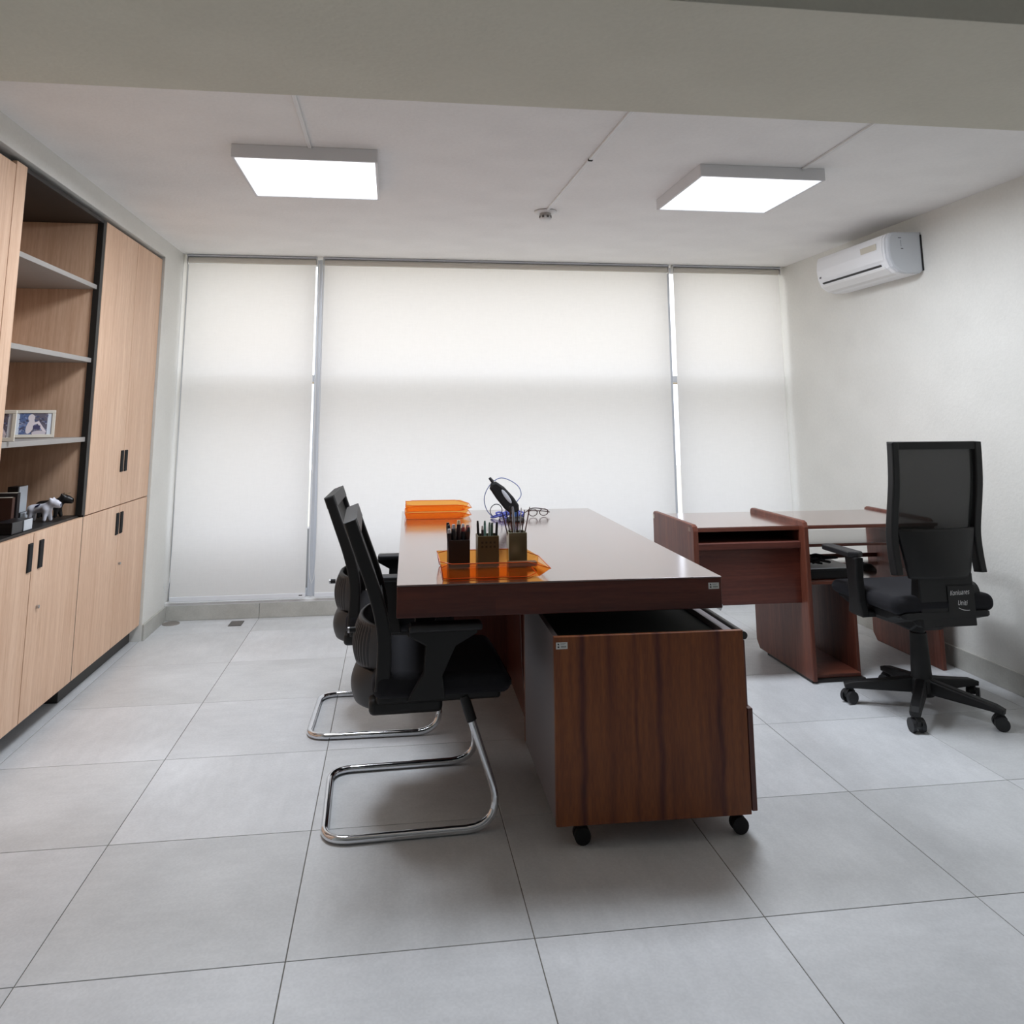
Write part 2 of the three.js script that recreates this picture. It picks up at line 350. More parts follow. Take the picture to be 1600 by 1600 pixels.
// ---------------------------------------------------------------- built-in cabinets on the left
{
  const FX = XL - .014, D = .018, BX = XL - .455;              // face of the doors, door thickness, back of the carcass
  const handleG = extr([[-.019, -.056], [.019, -.056], [.019, .056], [-.019, .056]], .012, .005).rotateY(Math.PI / 2), lipG = box(.004, .1, .004, .001);
  const lockG = cyl(.006, .007, .014, 16).rotateZ(Math.PI / 2);
  function door(t, z0, z1, y0, y1, handle, lock, x0, o) {
    const d = part(t, 'door', planar(box(D, y1 - y0 - .003, z1 - z0 - .005, .0012), 'y', z0 * 1.37, y0 * .71), M.oak, [FX - D / 2 - o[0], (y0 + y1) / 2 - o[1], (z0 + z1) / 2 - o[2]]);
    const cz = (z0 + z1) / 2, cy = (y0 + y1) / 2;
    if (handle) { const h = part(d, 'handle', handleG, M.blackSoft, [D / 2 - .005, handle[1] - cy, handle[0] - cz], undefined, 'black rounded pull handle'); }
    if (lock) { part(d, 'lock', lockG, M.steel, [D / 2 + .004, lock[1] - cy, lock[0] - cz], undefined, 'small steel key lock'); }
    return d;
  }
  // tall unit by the window: two upper and two lower doors
  {
    const o = [FX, 0, -2.378], t = thing('tall_cabinet', 'tall light oak cabinet with four doors beside the window', 'cabinet', o);
    const L = (a, b, c, d, e, f, m, n = 'carcass', r) => part(t, n, lim(a - o[0], b - o[0], c, d, e - o[2], f - o[2], r), m);
    L(BX, FX - D - .002, .085, 2.243, -2.866, -2.848, M.blackPanel, 'side_panel'); L(BX, FX - .001, .085, 2.243, -1.905, -1.887, M.blackPanel, 'side_panel');
    L(BX, BX + .01, .085, 2.243, -2.848, -1.905, M.blackPanel, 'back_panel'); L(BX, FX - D - .002, 2.225, 2.243, -2.848, -1.905, M.blackPanel, 'top_panel');
    L(BX, FX - D - .002, .085, .103, -2.848, -1.905, M.blackPanel, 'bottom_panel'); L(BX + .01, FX - D - .002, .806, .824, -2.848, -1.905, M.blackPanel, 'shelf');
    L(BX, FX - .05, 0, .085, -2.866, -1.887, M.darkPlinth, 'plinth');
    door(t, -2.866, -2.396, .818, 2.243, [-2.427, 1.046], null, 0, o); door(t, -2.396, -1.905, .818, 2.243, [-2.365, 1.046], null, 0, o);
    door(t, -2.866, -2.392, .09, .816, [-2.423, .722], [-2.43, .51], 0, o); door(t, -2.392, -1.888, .09, .816, [-2.361, .722], null, 0, o);
  }
  // open shelves over two doors
  {
    const o = [FX, 0, -1.38], t = thing('shelf_cabinet', 'oak shelf cabinet with open dark shelves above two lower doors', 'cabinet', o);
    const L = (a, b, c, d, e, f, m, n, r, gr) => part(t, n, lim(a - o[0], b - o[0], c, d, e - o[2], f - o[2], r, gr), m);
    L(BX, FX - .03, .824, 2.225, -1.8865, -1.874, M.oak, 'side_panel'); L(BX, FX - .03, .824, 2.225, -1.03, -1.012, M.oak, 'side_panel');
    L(BX, BX + .01, .085, 2.243, -1.874, -1.03, M.oak, 'back_panel'); L(BX, FX - .002, 2.225, 2.243, -1.8865, -.95, M.blackPanel, 'top_panel');
    L(FX - .03, FX - .0005, .824, 2.243, -1.8865, -1.866, M.blackPanel, 'front_edge');
    L(FX - D, FX, .824, 2.243, -1.034, -.948, M.oak, 'filler_strip');
    L(BX + .01, FX - D - .001, .8, .824, -1.886, -.95, M.blackPanel, 'counter');
    for (const y of [1.905, 1.548, 1.174]) L(BX + .01, FX - .012, y - .011, y + .011, -1.873, -1.031, M.shelf, 'shelf', .002, 'z');
    L(BX, FX - D - .002, .085, .103, -1.886, -.95, M.blackPanel, 'bottom_panel'); L(BX, FX - .16, 0, .085, -1.886, -.95, M.darkPlinth, 'plinth');
    door(t, -1.886, -1.374, .09, .816, [-1.447, .722], [-1.452, .513], 0, o); door(t, -1.374, -.95, .09, .816, [-1.347, .722], null, 0, o);
  }
  // tall unit towards the beam
  {
    const o = [FX, 0, -.4], t = thing('tall_cabinet', 'tall light oak cabinet next to the photo frames', 'cabinet', o);
    const L = (a, b, c, d, e, f, m, n) => part(t, n, lim(a - o[0], b - o[0], c, d, e - o[2], f - o[2]), m);
    L(BX, FX - D - .002, .085, 2.243, -.946, -.93, M.blackPanel, 'side_panel'); L(BX, FX - .001, .085, 2.243, .118, .136, M.blackPanel, 'side_panel');
    L(BX, BX + .01, .085, 2.243, -.93, .118, M.blackPanel, 'back_panel'); L(BX, FX - D - .002, 2.225, 2.243, -.93, .118, M.blackPanel, 'top_panel');
    L(BX, FX - .16, 0, .085, -.946, .136, M.darkPlinth, 'plinth');
    door(t, -.946, -.4, .818, 2.228, [-.43, 1.046], null, 0, o); door(t, -.4, .136, .818, 2.228, [-.37, 1.046], null, 0, o);
    door(t, -.946, -.38, .09, .816, [-.41, .722], null, 0, o); door(t, -.38, .136, .09, .816, [-.35, .722], [-.42, .513], 0, o);
  }
  // ---- things on the shelves
  const frameM = std('#ddd6c8', .5), printT = canvasTex(256, 200, (c, w, h) => {
    c.fillStyle = '#dfe6f0'; c.fillRect(0, 0, w, h); c.fillStyle = '#5d6f98'; c.fillRect(26, 0, 86, h); c.fillStyle = '#6b6572'; c.fillRect(112, 0, 112, h);
    let q = 5; const r = () => (q = (q * 16807) % 2147483647) / 2147483647;
    for (let i = 0; i < 130; i++) { c.fillStyle = ['#8fa3cf', '#42507a', '#8a8492', '#4c4756', '#b8c2da', '#3d3a4a'][i % 6]; c.globalAlpha = .6; c.beginPath(); c.ellipse(26 + r() * 198, r() * h, 4 + r() * 12, 2 + r() * 6, r() * 3, 0, 7); c.fill(); }
    c.globalAlpha = 1; c.fillStyle = '#e2d8da'; c.beginPath(); c.ellipse(110, 42, 24, 34, 0, 0, 7); c.fill(); c.beginPath(); c.ellipse(104, 120, 26, 70, .25, 0, 7); c.fill();
    c.strokeStyle = '#e6dade'; c.lineWidth = 20; c.beginPath(); c.moveTo(120, 100); c.lineTo(160, 84); c.lineTo(214, 178); c.stroke();
    c.fillStyle = '#4e4a6a'; c.fillRect(124, 112, 52, 36); c.fillStyle = '#cfc6cc'; c.beginPath(); c.ellipse(168, 184, 50, 24, 0, 0, 7); c.fill();
  });
  const print = std('#ffffff', .3, { map: printT });
  const pf = (x, z, turn, label, w, h) => {
    const t = thing('photo_frame', label, 'photo frame', [x, 1.1855, z], turn, 'photo frames on the shelf'), lean = new THREE.Group();
    const b = .014, T = .014, tilt = -.16, place = (n, g, m, p, l) => { const o = part(t, n, g, m, V(...p).applyEuler(new THREE.Euler(tilt, 0, 0)).toArray(), [tilt, 0, 0], l); return o; };
    place('frame', box(w, b, T, .002), frameM, [0, b / 2 + .002, 0]); place('frame', box(w, b, T, .002), frameM, [0, h - b / 2, 0]);
    place('frame', box(b, h - 2 * b, T, .002), frameM, [-w / 2 + b / 2, h / 2, 0]); place('frame', box(b, h - 2 * b, T, .002), frameM, [w / 2 - b / 2, h / 2, 0]);
    const ph = new THREE.PlaneGeometry(w - 2 * b, h - 2 * b); place('photo_print', ph, print, [0, h / 2, .003], 'photo print in blue grey tones');
    place('back_board', box(w - .01, h - .01, .004, .001), M.blackPanel, [0, h / 2, -.006]);
    part(t, 'easel_leg', box(.03, h * .8, .003, .001), M.blackPanel, [0, h * .4, -h * .13 - .02], [.24, 0, 0]);
    return t;
  };
  pf(-.765, -1.672, .36, 'pale wooden photo frame with a blue grey print on the shelf', .168, .125);
  pf(-.655, -1.09, .30, 'pale photo frame half hidden behind the oak filler strip', .13, .12);
  // animals
  const cowM = std('#e7e8f2', .35), spot = std('#1b2250', .4), bullM = std('#151212', .4);
  const animal = (s = 1) => blob([[-.055, .075, 0, .026, .035, .082, 0, .026], [.035, .085, 0, .024, .068, .108, 0, .018], [.066, .112, 0, .021, .086, .11, 0, .018], [.09, .106, 0, .014, .112, .103, 0, .0115], [.095, .095, 0, .008, .112, .09, 0, .007],
    [-.055, .07, .016, .016, -.06, .012, .018, .0105], [-.055, .07, -.016, .016, -.052, .012, -.018, .0105], [.035, .07, .016, .016, .032, .012, .018, .011], [.035, .07, -.016, .016, .05, .012, -.018, .011],
    [.064, .126, .014, .008, .06, .138, .02, .005], [.064, .126, -.014, .008, .06, .138, -.02, .005], [-.078, .08, 0, .005, -.088, .045, 0, .004]].map(b => b.map((v, i) => i % 4 === 1 ? v - .07 : v)), .13, .02, 52).translate(0, .07, 0);
  const cow = thing('cow_figurine', 'small white cow figurine with navy patches on the black counter', 'figurine', [-.70, .8245, -1.668], -.15); cow.scale.setScalar(.72);
  const ag = animal(); part(cow, 'body', ag, cowM, [0, -.0005, 0]);
  for (const [x, y, w, h, a] of [[-.012, .1, .036, .011, .5], [-.06, .082, .022, .008, -.3]]) part(cow, 'patch', new THREE.SphereGeometry(1, 16, 10).scale(w / 2, h / 2, .003), spot, [x, y - .004, .0255], [-.25, 0, a], 'navy painted patch');
  const bull = thing('bull_figurine', 'small black bull figurine behind the white cow', 'figurine', [-.712, .8245, -1.80], .05); bull.scale.setScalar(.76);
  part(bull, 'body', ag, bullM, [0, -.0005, 0]);
  for (const s of [-1, 1]) part(bull, 'horn', spline([[.066, .128, s * .012], [.075, .137, s * .028], [.092, .142, s * .03]], .003, 12, 6), std('#b59a7c', .5));
  // silver and black blocks
  const silver = std('#c3c9cf', .35), blk = std('#15161a', .35);  // one side of each block is coloured much paler than its other sides
  const award = thing('award_block', 'upright silver and black award block on a stepped base', 'award', [-.82, .8245, -1.705], .0);
  part(award, 'column', box(.045, .112, .078, .002), blk, [-.004, .094, 0]); part(award, 'face_plate', box(.006, .112, .08, .001), silver, [.0215, .094, 0], undefined, 'silver grey side face');
  part(award, 'base', box(.07, .038, .08, .002), blk, [0, .019, 0]); part(award, 'base_plate', box(.006, .038, .082, .001), silver, [.038, .019, 0]);
  const bx1 = thing('gift_box', 'flat black box with a silver end at the counter edge', 'box', [-.668, .8245, -1.335], .0);
  part(bx1, 'box', box(.07, .046, .17, .002), blk, [0, .023, 0]); part(bx1, 'end_face', box(.003, .042, .075, .001), silver, [.0365, .023, -.047], undefined, 'silver grey end face');
  const bk = (x, z, w, h, d, c, label) => { const t = thing('book', label, 'book', [x, .8245, z], .05); part(t, 'cover', box(w, h, d, .002), std(c, .5), [0, h / 2, 0]); part(t, 'pages', box(w - .006, h - .006, d - .006, .001), std('#cfc8b8', .8), [-.004, h / 2 + .004, 0]); };
  bk(-.80, -1.545, .11, .135, .03, '#201a1c', 'dark upright book beside the silver award');
  bk(-.80, -1.50, .11, .12, .028, '#4a2d22', 'brown upright book beside the dark book');
}

// ---------------------------------------------------------------- executive desk and its pedestal
const DY = .75, DX = 1.402, DZ = -1.43, DT = -.02;
const desk = (x, z) => { const p = V(x - DX, 0, z - DZ).applyAxisAngle(V(0, 1, 0), 0); return p; };
const sticker = (() => {
  const t = canvasTex(96, 56, (c, w, h) => {
    c.fillStyle = '#d7d8d4'; c.fillRect(0, 0, w, h); c.fillStyle = '#2b2d2c'; c.beginPath(); c.ellipse(20, 17, 6, 9, -.5, 0, 7); c.fill(); c.fillRect(13, 32, 14, 13);
    c.fillStyle = '#555a58'; for (let i = 0; i < 13; i++) c.fillRect(40 + i * 3.6, 28 + (i % 3), 1 + (i * 7) % 3, 14); c.fillStyle = '#8c908c'; c.fillRect(36, 10, 46, 4); c.fillRect(36, 18, 34, 3);
  });
  const m = std('#ffffff', .5, { map: t });
  return (parent, p, w = .036, h = .02, rot) => part(parent, 'asset_label', new THREE.PlaneGeometry(w, h), m, p, rot, 'small pale inventory sticker');
})();
{
  const t = thing('office_desk', 'long dark mahogany desk with a glossy top and thick apron', 'desk', [DX, 0, DZ], DT);
  const W = 1.062, L = 1.953;
  part(t, 'top_veneer', box(W, .005, L, .0015, 'z'), M.deskTop, [0, DY - .0025, 0], undefined, 'polished glossy top');
  part(t, 'desktop', box(W - .001, .095, L - .001, .003, 'x'), M.mahogany, [0, DY - .005 - .0475, 0]);
  part(t, 'end_panel', box(.92, DY - .1, .035, .003, 'y'), M.mahogany, [.0, (DY - .1) / 2, -.62]);
  // centre column on a long curved foot
  const foot = [[-.62, 0], [.33, 0], [.33, .02], [.28, .045], [.15, .06], [.02, .1], [-.06, .2], [-.1, .4], [-.12, .65], [-.62, .65]];
  part(t, 'centre_panel', planar(extr(foot, .036, .003).rotateY(-Math.PI / 2)), M.mahogany, [.045, 0, -.25 + .25]);
  sticker(t, [W / 2 - .028, DY - .029, L / 2 + .0004]);
}
{
  const x0 = 1.338, x1 = 1.945, z0 = -1.0, z1 = -.362, t = thing('drawer_pedestal', 'brown wooden mobile drawer pedestal on casters under the desk end', 'pedestal', [(x0 + x1) / 2, 0, (z0 + z1) / 2], -.016);
  const w = x1 - x0, d = z1 - z0, hh = .602, b = .068;
  // veneer with three dark streaks of figure
  const s1 = noiser(6, 6, 81), s2 = noiser(60, 4, 82), s3 = noiser(200, 30, 83);
  const streak = tex(512, (u, v) => {
    const wob = (s1(.1, v) - .5) * .012; let k = .3 * s2(u, v) + .22 * s3(u, v);
    for (const [c, wd, a] of [[.145, .016, .8], [.29, .03, .25], [.42, .01, .35], [.545, .018, .75], [.60, .05, .2], [.86, .014, .6], [.83, .05, .25]]) { const q = (u + wob * (1 + c) - c) / wd; k += a * Math.exp(-q * q) * (.6 + .6 * s2(u * .3, v)); }
    k = Math.min(1.1, k); return [146 - 70 * k, 84 - 58 * k, 36 - 26 * k].map(x => Math.max(0, x));
  });
  const sideM = std('#ffffff', .5, { map: streak });
  const face = box(w, hh - b, .018, .002); { const p = face.attributes.position, uv = face.attributes.uv; for (let i = 0; i < p.count; i++) uv.setXY(i, p.getX(i) / w + .5, p.getY(i) / hh + .5); }
  part(t, 'side_panel', face, sideM, [0, (hh + b) / 2, d / 2 - .009], undefined, 'veneer side with dark vertical streaks'); part(t, 'side_panel', face, sideM, [0, (hh + b) / 2, -d / 2 + .009]);
  part(t, 'back_panel', box(.016, hh - b - .004, d - .038, .001), M.greyPanel, [-w / 2 + .009, (hh + b) / 2, 0], undefined, 'grey back panel');
  part(t, 'bottom_panel', box(w - .034, .018, d - .038, .001), M.pedWood, [0, b + .012, 0]);
  part(t, 'top_tray', box(w - .06, .012, d - .038, .001), std('#202725', .7), [-.012, hh - .03, 0], undefined, 'sunken dark pad on top');
  part(t, 'tray_rim', box(.03, .022, d - .038, .002), M.greyPanel, [w / 2 - .036, hh - .016, 0], undefined, 'grey rim');
  const dr = (y0, y1, o) => { const q = part(t, 'drawer', box(.018, y1 - y0, d - .006, .003), M.mahogany, [w / 2 + o, (y0 + y1) / 2, 0]); part(q, 'handle', box(.012, .012, .12, .003), M.blackGrey, [.012, (y1 - y0) / 2 - .03, 0]); };
  dr(.375, hh - .03, -.003); dr(.075, .37, .012);
  part(t, 'edge_bead', planar(cyl(.012, .012, d - .002, 16).rotateX(Math.PI / 2)), M.blackPanel, [w / 2 + .003, hh - .016, 0]);
  for (const sx of [-1, 1]) for (const sz of [-1, 1]) {
    const c = part(t, 'caster', box(.03, .02, .03, .004), M.blackSoft, [sx * (w / 2 - .055) + .022, b - .008, sz * (d / 2 - .045)]);
    for (const o of [-.011, .011]) part(c, 'wheel', planar(cyl(.025, .025, .014, 20).rotateX(Math.PI / 2)), M.blackSoft, [.008, -.035, o]);
  }
  sticker(t, [-w / 2 + .024, hh - .025, d / 2 + .0006], .036, .02);
}

// ---------------------------------------------------------------- guest chairs (cantilever) and the swivel chair, front towards +x
function chairBack(t, curve, W, meshFrom, topT = .0225, topS = .1) {
  const N = curve.length, c = new THREE.SplineCurve(curve.map(p => new THREE.Vector2(...p))), sub = (a, b) => { const o = []; for (let i = 0; i <= 8; i++) { const p = c.getPoint(a + (b - a) * i / 8); o.push([p.x, p.y]); } return o; };
  for (const s of [-1, 1]) part(t, 'back_post', ribbon(sub(0, 1), [.02, .023], s > 0 ? W / 2 - .034 : -W / 2, s > 0 ? W / 2 : -W / 2 + .034, .006), M.black);
  part(t, 'top_rail', ribbon(sub(0, topS), topT, -W / 2 + .006, W / 2 - .006, .008), M.black);
  part(t, 'lower_rail', ribbon(sub(meshFrom - .02, meshFrom + .08), .012, -W / 2 + .03, W / 2 - .03, .004), M.black);
  part(t, 'mesh_panel', ribbon(sub(.05, meshFrom + .03), .0016, -W / 2 + .03, W / 2 - .03, 0), M.mesh, [0, 0, 0], undefined, 'see-through black mesh');
}
function lumbar(t, W, y0, y1, xEnd, bulge, ribs, name = 'lumbar_shell', m = M.blackGrey, top = 0) {
  part(t, name, plate((u, v, inner) => {
    const z = (u - .5) * 2, e = 1 - z * z, taper = 1 - .22 * (1 - v), rib = ribs && !inner && v > .12 && v < .88 && Math.abs(z) < .8 && Math.floor(u * 44) % 2 ? .004 : 0;
    return [xEnd - bulge * Math.pow(e, .8) * (.55 + .45 * Math.sin(Math.PI * (.25 + .6 * v))) + rib, y0 + (y1 - y0) * v + top * e * v, z * W / 2 * taper];
  }, .012, 176, 16), m);
}
function guestChair(label, p, turn) {
  const t = thing('visitor_chair', label, 'chair', p, turn, 'black visitor chairs at the desk');
  part(t, 'sled_frame', tube(fillet([[.165, .385, -.2], [.292, .0125, -.245], [-.265, .0125, -.245], [-.265, .0125, .245], [.292, .0125, .245], [.165, .385, .2]], [0, .12, .075, .075, .12, 0]), .0125, 220, 14), M.chrome, [0, 0, 0], undefined, 'chromed steel cantilever frame');
  for (const s of [-1, 1]) part(t, 'leg_sleeve', tube([V(.165, .385, s * .2), V(.19, .312, s * .209)], .0165, 4, 12), M.black);
  const seat = planar(new RoundedBoxGeometry(.45, .085, .48, 5, .036)); { const q = seat.attributes.position; for (let i = 0; i < q.count; i++) { const x = q.getX(i), z = q.getZ(i), y = q.getY(i); if (y > 0) q.setY(i, y - .9 * Math.pow(Math.max(0, x - .06), 2) - .012 * (1 - Math.pow(z / .24, 2))); } seat.computeVertexNormals(); }
  part(t, 'seat', seat, M.fabric, [.095, .435, 0]);
  part(t, 'seat_pan', box(.40, .03, .42, .012, 'y', 3), M.black, [.085, .388, 0]);
  part(t, 'under_plate', box(.235, .05, .40, .018, 'y', 3), M.black, [-.02, .362, 0]);
  chairBack(t, [[-.21, .943], [-.172, .84], [-.133, .737], [-.105, .645], [-.092, .55], [-.098, .42]], .47, .6);
  lumbar(t, .40, .455, .605, -.098, .098, true);
  lumbar(t, .37, .335, .458, -.098, .10, false, 'seat_back_cover');
  const kn = part(t, 'adjust_knob', planar(cyl(.009, .009, .022, 14).rotateZ(Math.PI / 2)), M.black, [-.196, .575, .09]);
  part(kn, 'knob_cap', planar(cyl(.0095, .0095, .006, 14).rotateZ(Math.PI / 2)), M.steel, [-.012, 0, 0]);
  for (const s of [-1, 1]) {
    const a = part(t, 'armrest', planar(extr([[-.02, .40], [.1, .40], [.09, .47], [.13, .555], [.2, .592], [.2, .605], [-.02, .605], [-.02, .59], [.035, .56], [.03, .48]], .028, .005)), M.black, [0, 0, s * .255 - .014]);
    part(a, 'arm_pad', box(.235, .024, .062, .01, 'x', 3), M.blackGrey, [.098, .614, .014]);
  }
  return t;
}
guestChair('black mesh visitor chair on a chrome sled at the desk corner by the pencil cups', [.902, 0, -.752], .03);
guestChair('black mesh visitor chair on a chrome sled beside the window end of the desk', [.785, 0, -1.54], -.024);
{
  const t = thing('swivel_chair', 'black mesh swivel office chair on five casters at the computer desk', 'chair', [3.16, 0, -1.26], Math.PI / 2 + .02);
  const base = [204, 132, 60, -12, -84];
  part(t, 'hub', new THREE.LatheGeometry([[0, .06], [.045, .06], [.052, .08], [.05, .125], [.036, .14], [0, .14]].map(p => new THREE.Vector2(...p)), 24), M.black);
  for (const A of base) {
    const a = A * Math.PI / 180, lx = -Math.sin(a), lz = Math.cos(a), yaw = Math.atan2(-lz, lx), R = .30;
    const arm = part(t, 'base_arm', planar(extr([[.03, .07], [.13, .068], [R - .03, .066], [R + .018, .062], [R + .022, .082], [R - .01, .094], [.13, .118], [.03, .134]], .044, .008).translate(0, 0, -.022)), M.black, [0, 0, 0], [0, yaw, 0]);
    const c = part(t, 'caster', planar(extr([[-.02, .03], [.022, .026], [.026, .046], [.014, .064], [-.012, .066], [-.024, .05]], .022, .004).translate(0, 0, -.011)), M.black, [lx * R, 0, lz * R], [0, yaw + .6, 0]);
    for (const o of [-.019, .019]) part(c, 'wheel', planar(cyl(.0275, .0275, .015, 22).rotateX(Math.PI / 2)), M.blackGrey, [.002, .0275, o]);
  }
  part(t, 'gas_column', cyl(.034, .043, .2, 24), M.black, [0, .22, 0]); part(t, 'piston', cyl(.027, .027, .12, 20), M.blackGrey, [0, .34, 0]);
  part(t, 'tilt_mechanism', planar(extr([[-.13, .385], [-.06, .34], [.08, .345], [.16, .395], [.16, .415], [-.13, .415]], .16, .01).translate(0, 0, -.08)), M.black);
  const shell = planar(extr([[-.2, .425], [-.1, .39], [.06, .385], [.2, .405], [.275, .425], [.28, .45], [-.2, .45]], .42, .02).translate(0, 0, -.21)); part(t, 'seat_shell', shell, M.black);
  const seat = planar(new RoundedBoxGeometry(.49, .075, .48, 5, .034)); { const q = seat.attributes.position; for (let i = 0; i < q.count; i++) { const x = q.getX(i), z = q.getZ(i), y = q.getY(i); if (y > 0) q.setY(i, y - .6 * Math.pow(Math.max(0, x - .08), 2) - .01 * (1 - Math.pow(z / .24, 2))); } seat.computeVertexNormals(); }
  part(t, 'seat', seat, M.fabric, [.045, .478, 0]);
  chairBack(t, [[-.212, 1.157], [-.205, 1.02], [-.185, .9], [-.162, .79], [-.16, .7], [-.172, .6]], .43, .66, .017, .06);
  lumbar(t, .37, .585, .79, -.178, .05, false, 'lumbar_shell', M.black);
  const jb = planar(extr([[-.2, .39], [-.165, .385], [-.12, .405], [-.1, .43], [-.13, .46], [-.15, .6], [-.17, .64], [-.195, .6]], .26, .008).translate(0, 0, -.12)); const bar = part(t, 'back_bracket', jb, M.black);
  const ink = canvasTex(512, 384, (c, w, h) => {
    c.fillStyle = '#0b0b0c'; c.fillRect(0, 0, w, h); c.strokeStyle = c.fillStyle = '#e6e6e6'; c.font = 'italic 88px sans-serif';
    c.save(); c.translate(40, 130); c.rotate(-.03); c.scale(.95, 1); c.fillText('Koniuares', 0, 0); c.restore();
    c.save(); c.translate(170, 262); c.rotate(.04); c.fillText('Uniti', 0, 0); c.restore();
    c.lineWidth = 8; c.beginPath(); c.moveTo(190, 300); c.quadraticCurveTo(280, 345, 400, 338); c.stroke();
  });
  part(t, 'handwriting', new THREE.PlaneGeometry(.125, .115), std('#ffffff', .55, { map: ink }), [-.2006, .497, .072], [0, -Math.PI / 2, 0], 'white chalk handwriting');
  part(t, 'tension_knob', planar(cyl(.04, .04, .045, 24).rotateX(Math.PI / 2)), M.black, [-.13, .515, .165]);
  for (const s of [-1, 1]) {
    const a = part(t, 'armrest', planar(extr([[-.05, .4], [.055, .4], [.045, .47], [.048, .56], [.06, .645], [-.03, .645], [-.024, .55], [-.03, .46]], .04, .008).translate(0, 0, -.02)), M.black, [.02, 0, s * .262]);
    part(a, 'arm_bracket', box(.09, .024, .12, .006), M.black, [.01, .405, -s * .05]);
    part(a, 'arm_pad', planar(extr([[-.05, -.035], [.17, -.03], [.19, 0], [.17, .03], [-.05, .035], [-.07, 0]], .026, .006).rotateX(Math.PI / 2)), M.blackGrey, [.05, .668, 0]);
  }
}

// ---------------------------------------------------------------- computer desk by the right wall
{
  const o = [2.95, 0, -1.93], t = thing('computer_desk', 'reddish wooden computer desk with side panels and open shelves by the wall', 'desk', o);
  const L = (n, a, b, c, d, e, f, m = M.cherry, gr = 'y', r = .003) => part(t, n, lim(a - o[0], b - o[0], c, d, e - o[2], f - o[2], r, gr), m);
  const B = (n, a, b, c, d, e, f) => { L(n, a, b, c, d - .003, e, f, M.cherry, 'x'); L('top_veneer', a, b, d - .003, d, e, f - .001, M.cherryTop, 'x', .0008); };
  const side = (n, x, y0, zf, zb, y1 = .746, ch = .0) => {   // side panel with rounded top corners and a clipped lower back corner
    const P = [[zf, y0], [zf, y1 - .03], [zf - .008, y1 - .008], [zf - .03, y1], [zb + .02, y1], [zb + .005, y1 - .006], [zb, y1 - .02], [zb, y0 + ch * .8], [zb + ch * .7, y0]].map(([z, y]) => [-(z - o[2]), y]);
    return part(t, n, planar(extr(P, .025, .005).rotateY(Math.PI / 2)), M.cherry, [x - o[0], 0, 0]);
  };
  // printer side
  side('side_panel', 2.288, .36, -1.645, -2.25);
  B('top_board', 2.313, 2.848, .708, .73, -2.24, -1.668);
  L('shelf', 2.313, 2.848, .622, .656, -2.22, -1.66, M.mahoganyMatt, 'x', .006); L('front_panel', 2.313, 2.848, .36, .62, -1.70, -1.682, M.mahogany, 'x'); L('back_panel', 2.313, 2.848, .62, .708, -2.24, -2.225, M.blackPanel, 'x');
  side('side_panel', 2.846, .012, -1.622, -2.215, .757, .05);
  L('plinth', 2.85, 3.13, 0, .014, -2.1, -1.64, M.blackPanel);
  // keyboard side
  B('top_board', 2.871, 3.595, .712, .73, -2.23, -1.66); B('shelf', 2.871, 3.595, .612, .627, -2.2, -1.74); L('back_rail', 2.871, 3.595, .47, .492, -2.22, -2.205, M.cherry, 'x');
  B('keyboard_tray', 2.871, 3.595, .438, .456, -2.2, -1.70);
  side('side_panel', 3.595, .0, -1.72, -2.30, .742, .05);
  // computer bay
  L('bay_side', 3.118, 3.136, .014, .437, -2.2, -1.69); L('bay_floor', 2.871, 3.118, .014, .032, -2.15, -1.66, M.cherry, 'x'); L('bay_back', 2.871, 3.0, .032, .437, -2.19, -2.175);
  L('foot_board', 3.136, 3.595, .2, .437, -2.26, -2.244);
  const br = part(t, 'hinge_bracket', planar(extr([[0, 0], [.026, 0], [.026, -.012], [.014, -.03], [.008, -.02], [0, -.02]], .012, .001)), M.steel, [2.404 - o[0], .37, -1.68 - o[2]], undefined, 'small steel bracket');
  part(t, 'asset_label', new THREE.PlaneGeometry(.02, .022), std('#cfc7b6', .6), [2.2875 - o[0], .718, -2.235 - o[2]], [0, -Math.PI / 2, 0], 'pale worn sticker'); part(t, 'asset_label', new THREE.PlaneGeometry(.03, .02), std('#9d7f72', .6), [2.2875 - o[0], .72, -1.70 - o[2]], [0, -Math.PI / 2, 0], 'worn sticker remains');
  // things on the keyboard tray
  const kb = thing('media_box', 'flat black electronic box on the keyboard tray', 'device', [3.03, .457, -1.86]);
  part(kb, 'case', box(.29, .048, .26, .004), M.black, [0, .0245, 0]); part(kb, 'front_strip', box(.28, .004, .002, .001), M.blackGrey, [0, .04, .131]); part(kb, 'lid', box(.28, .004, .25, .001), M.acGrey, [0, .0505, 0], undefined, 'pale grey lid');
  const cb = []; for (let i = 0; i < 26; i++) cb.push([-.085 + .055 * Math.sin(i * 1.9) + .004 * i, .012 + .018 * (1 + Math.sin(i * 1.13)) * .8, .02 + .05 * Math.cos(i * 1.57)]);
  solo('cable_bundle', 'tangled black cable lying on the flat electronic box', 'cable', spline(cb, .0048, 260, 7), M.blackSoft, [3.04, .511, -1.85]);
  const ms = thing('computer_mouse', 'black computer mouse on the keyboard tray beside the swivel chair', 'mouse', [3.36, .457, -1.93], .3);
  part(ms, 'shell', new THREE.SphereGeometry(1, 24, 14, 0, Math.PI * 2, 0, Math.PI / 2).scale(.03, .032, .052), M.black); part(ms, 'wheel', planar(cyl(.008, .008, .006, 14).rotateZ(Math.PI / 2)), M.blackGrey, [0, .026, -.028]);
}

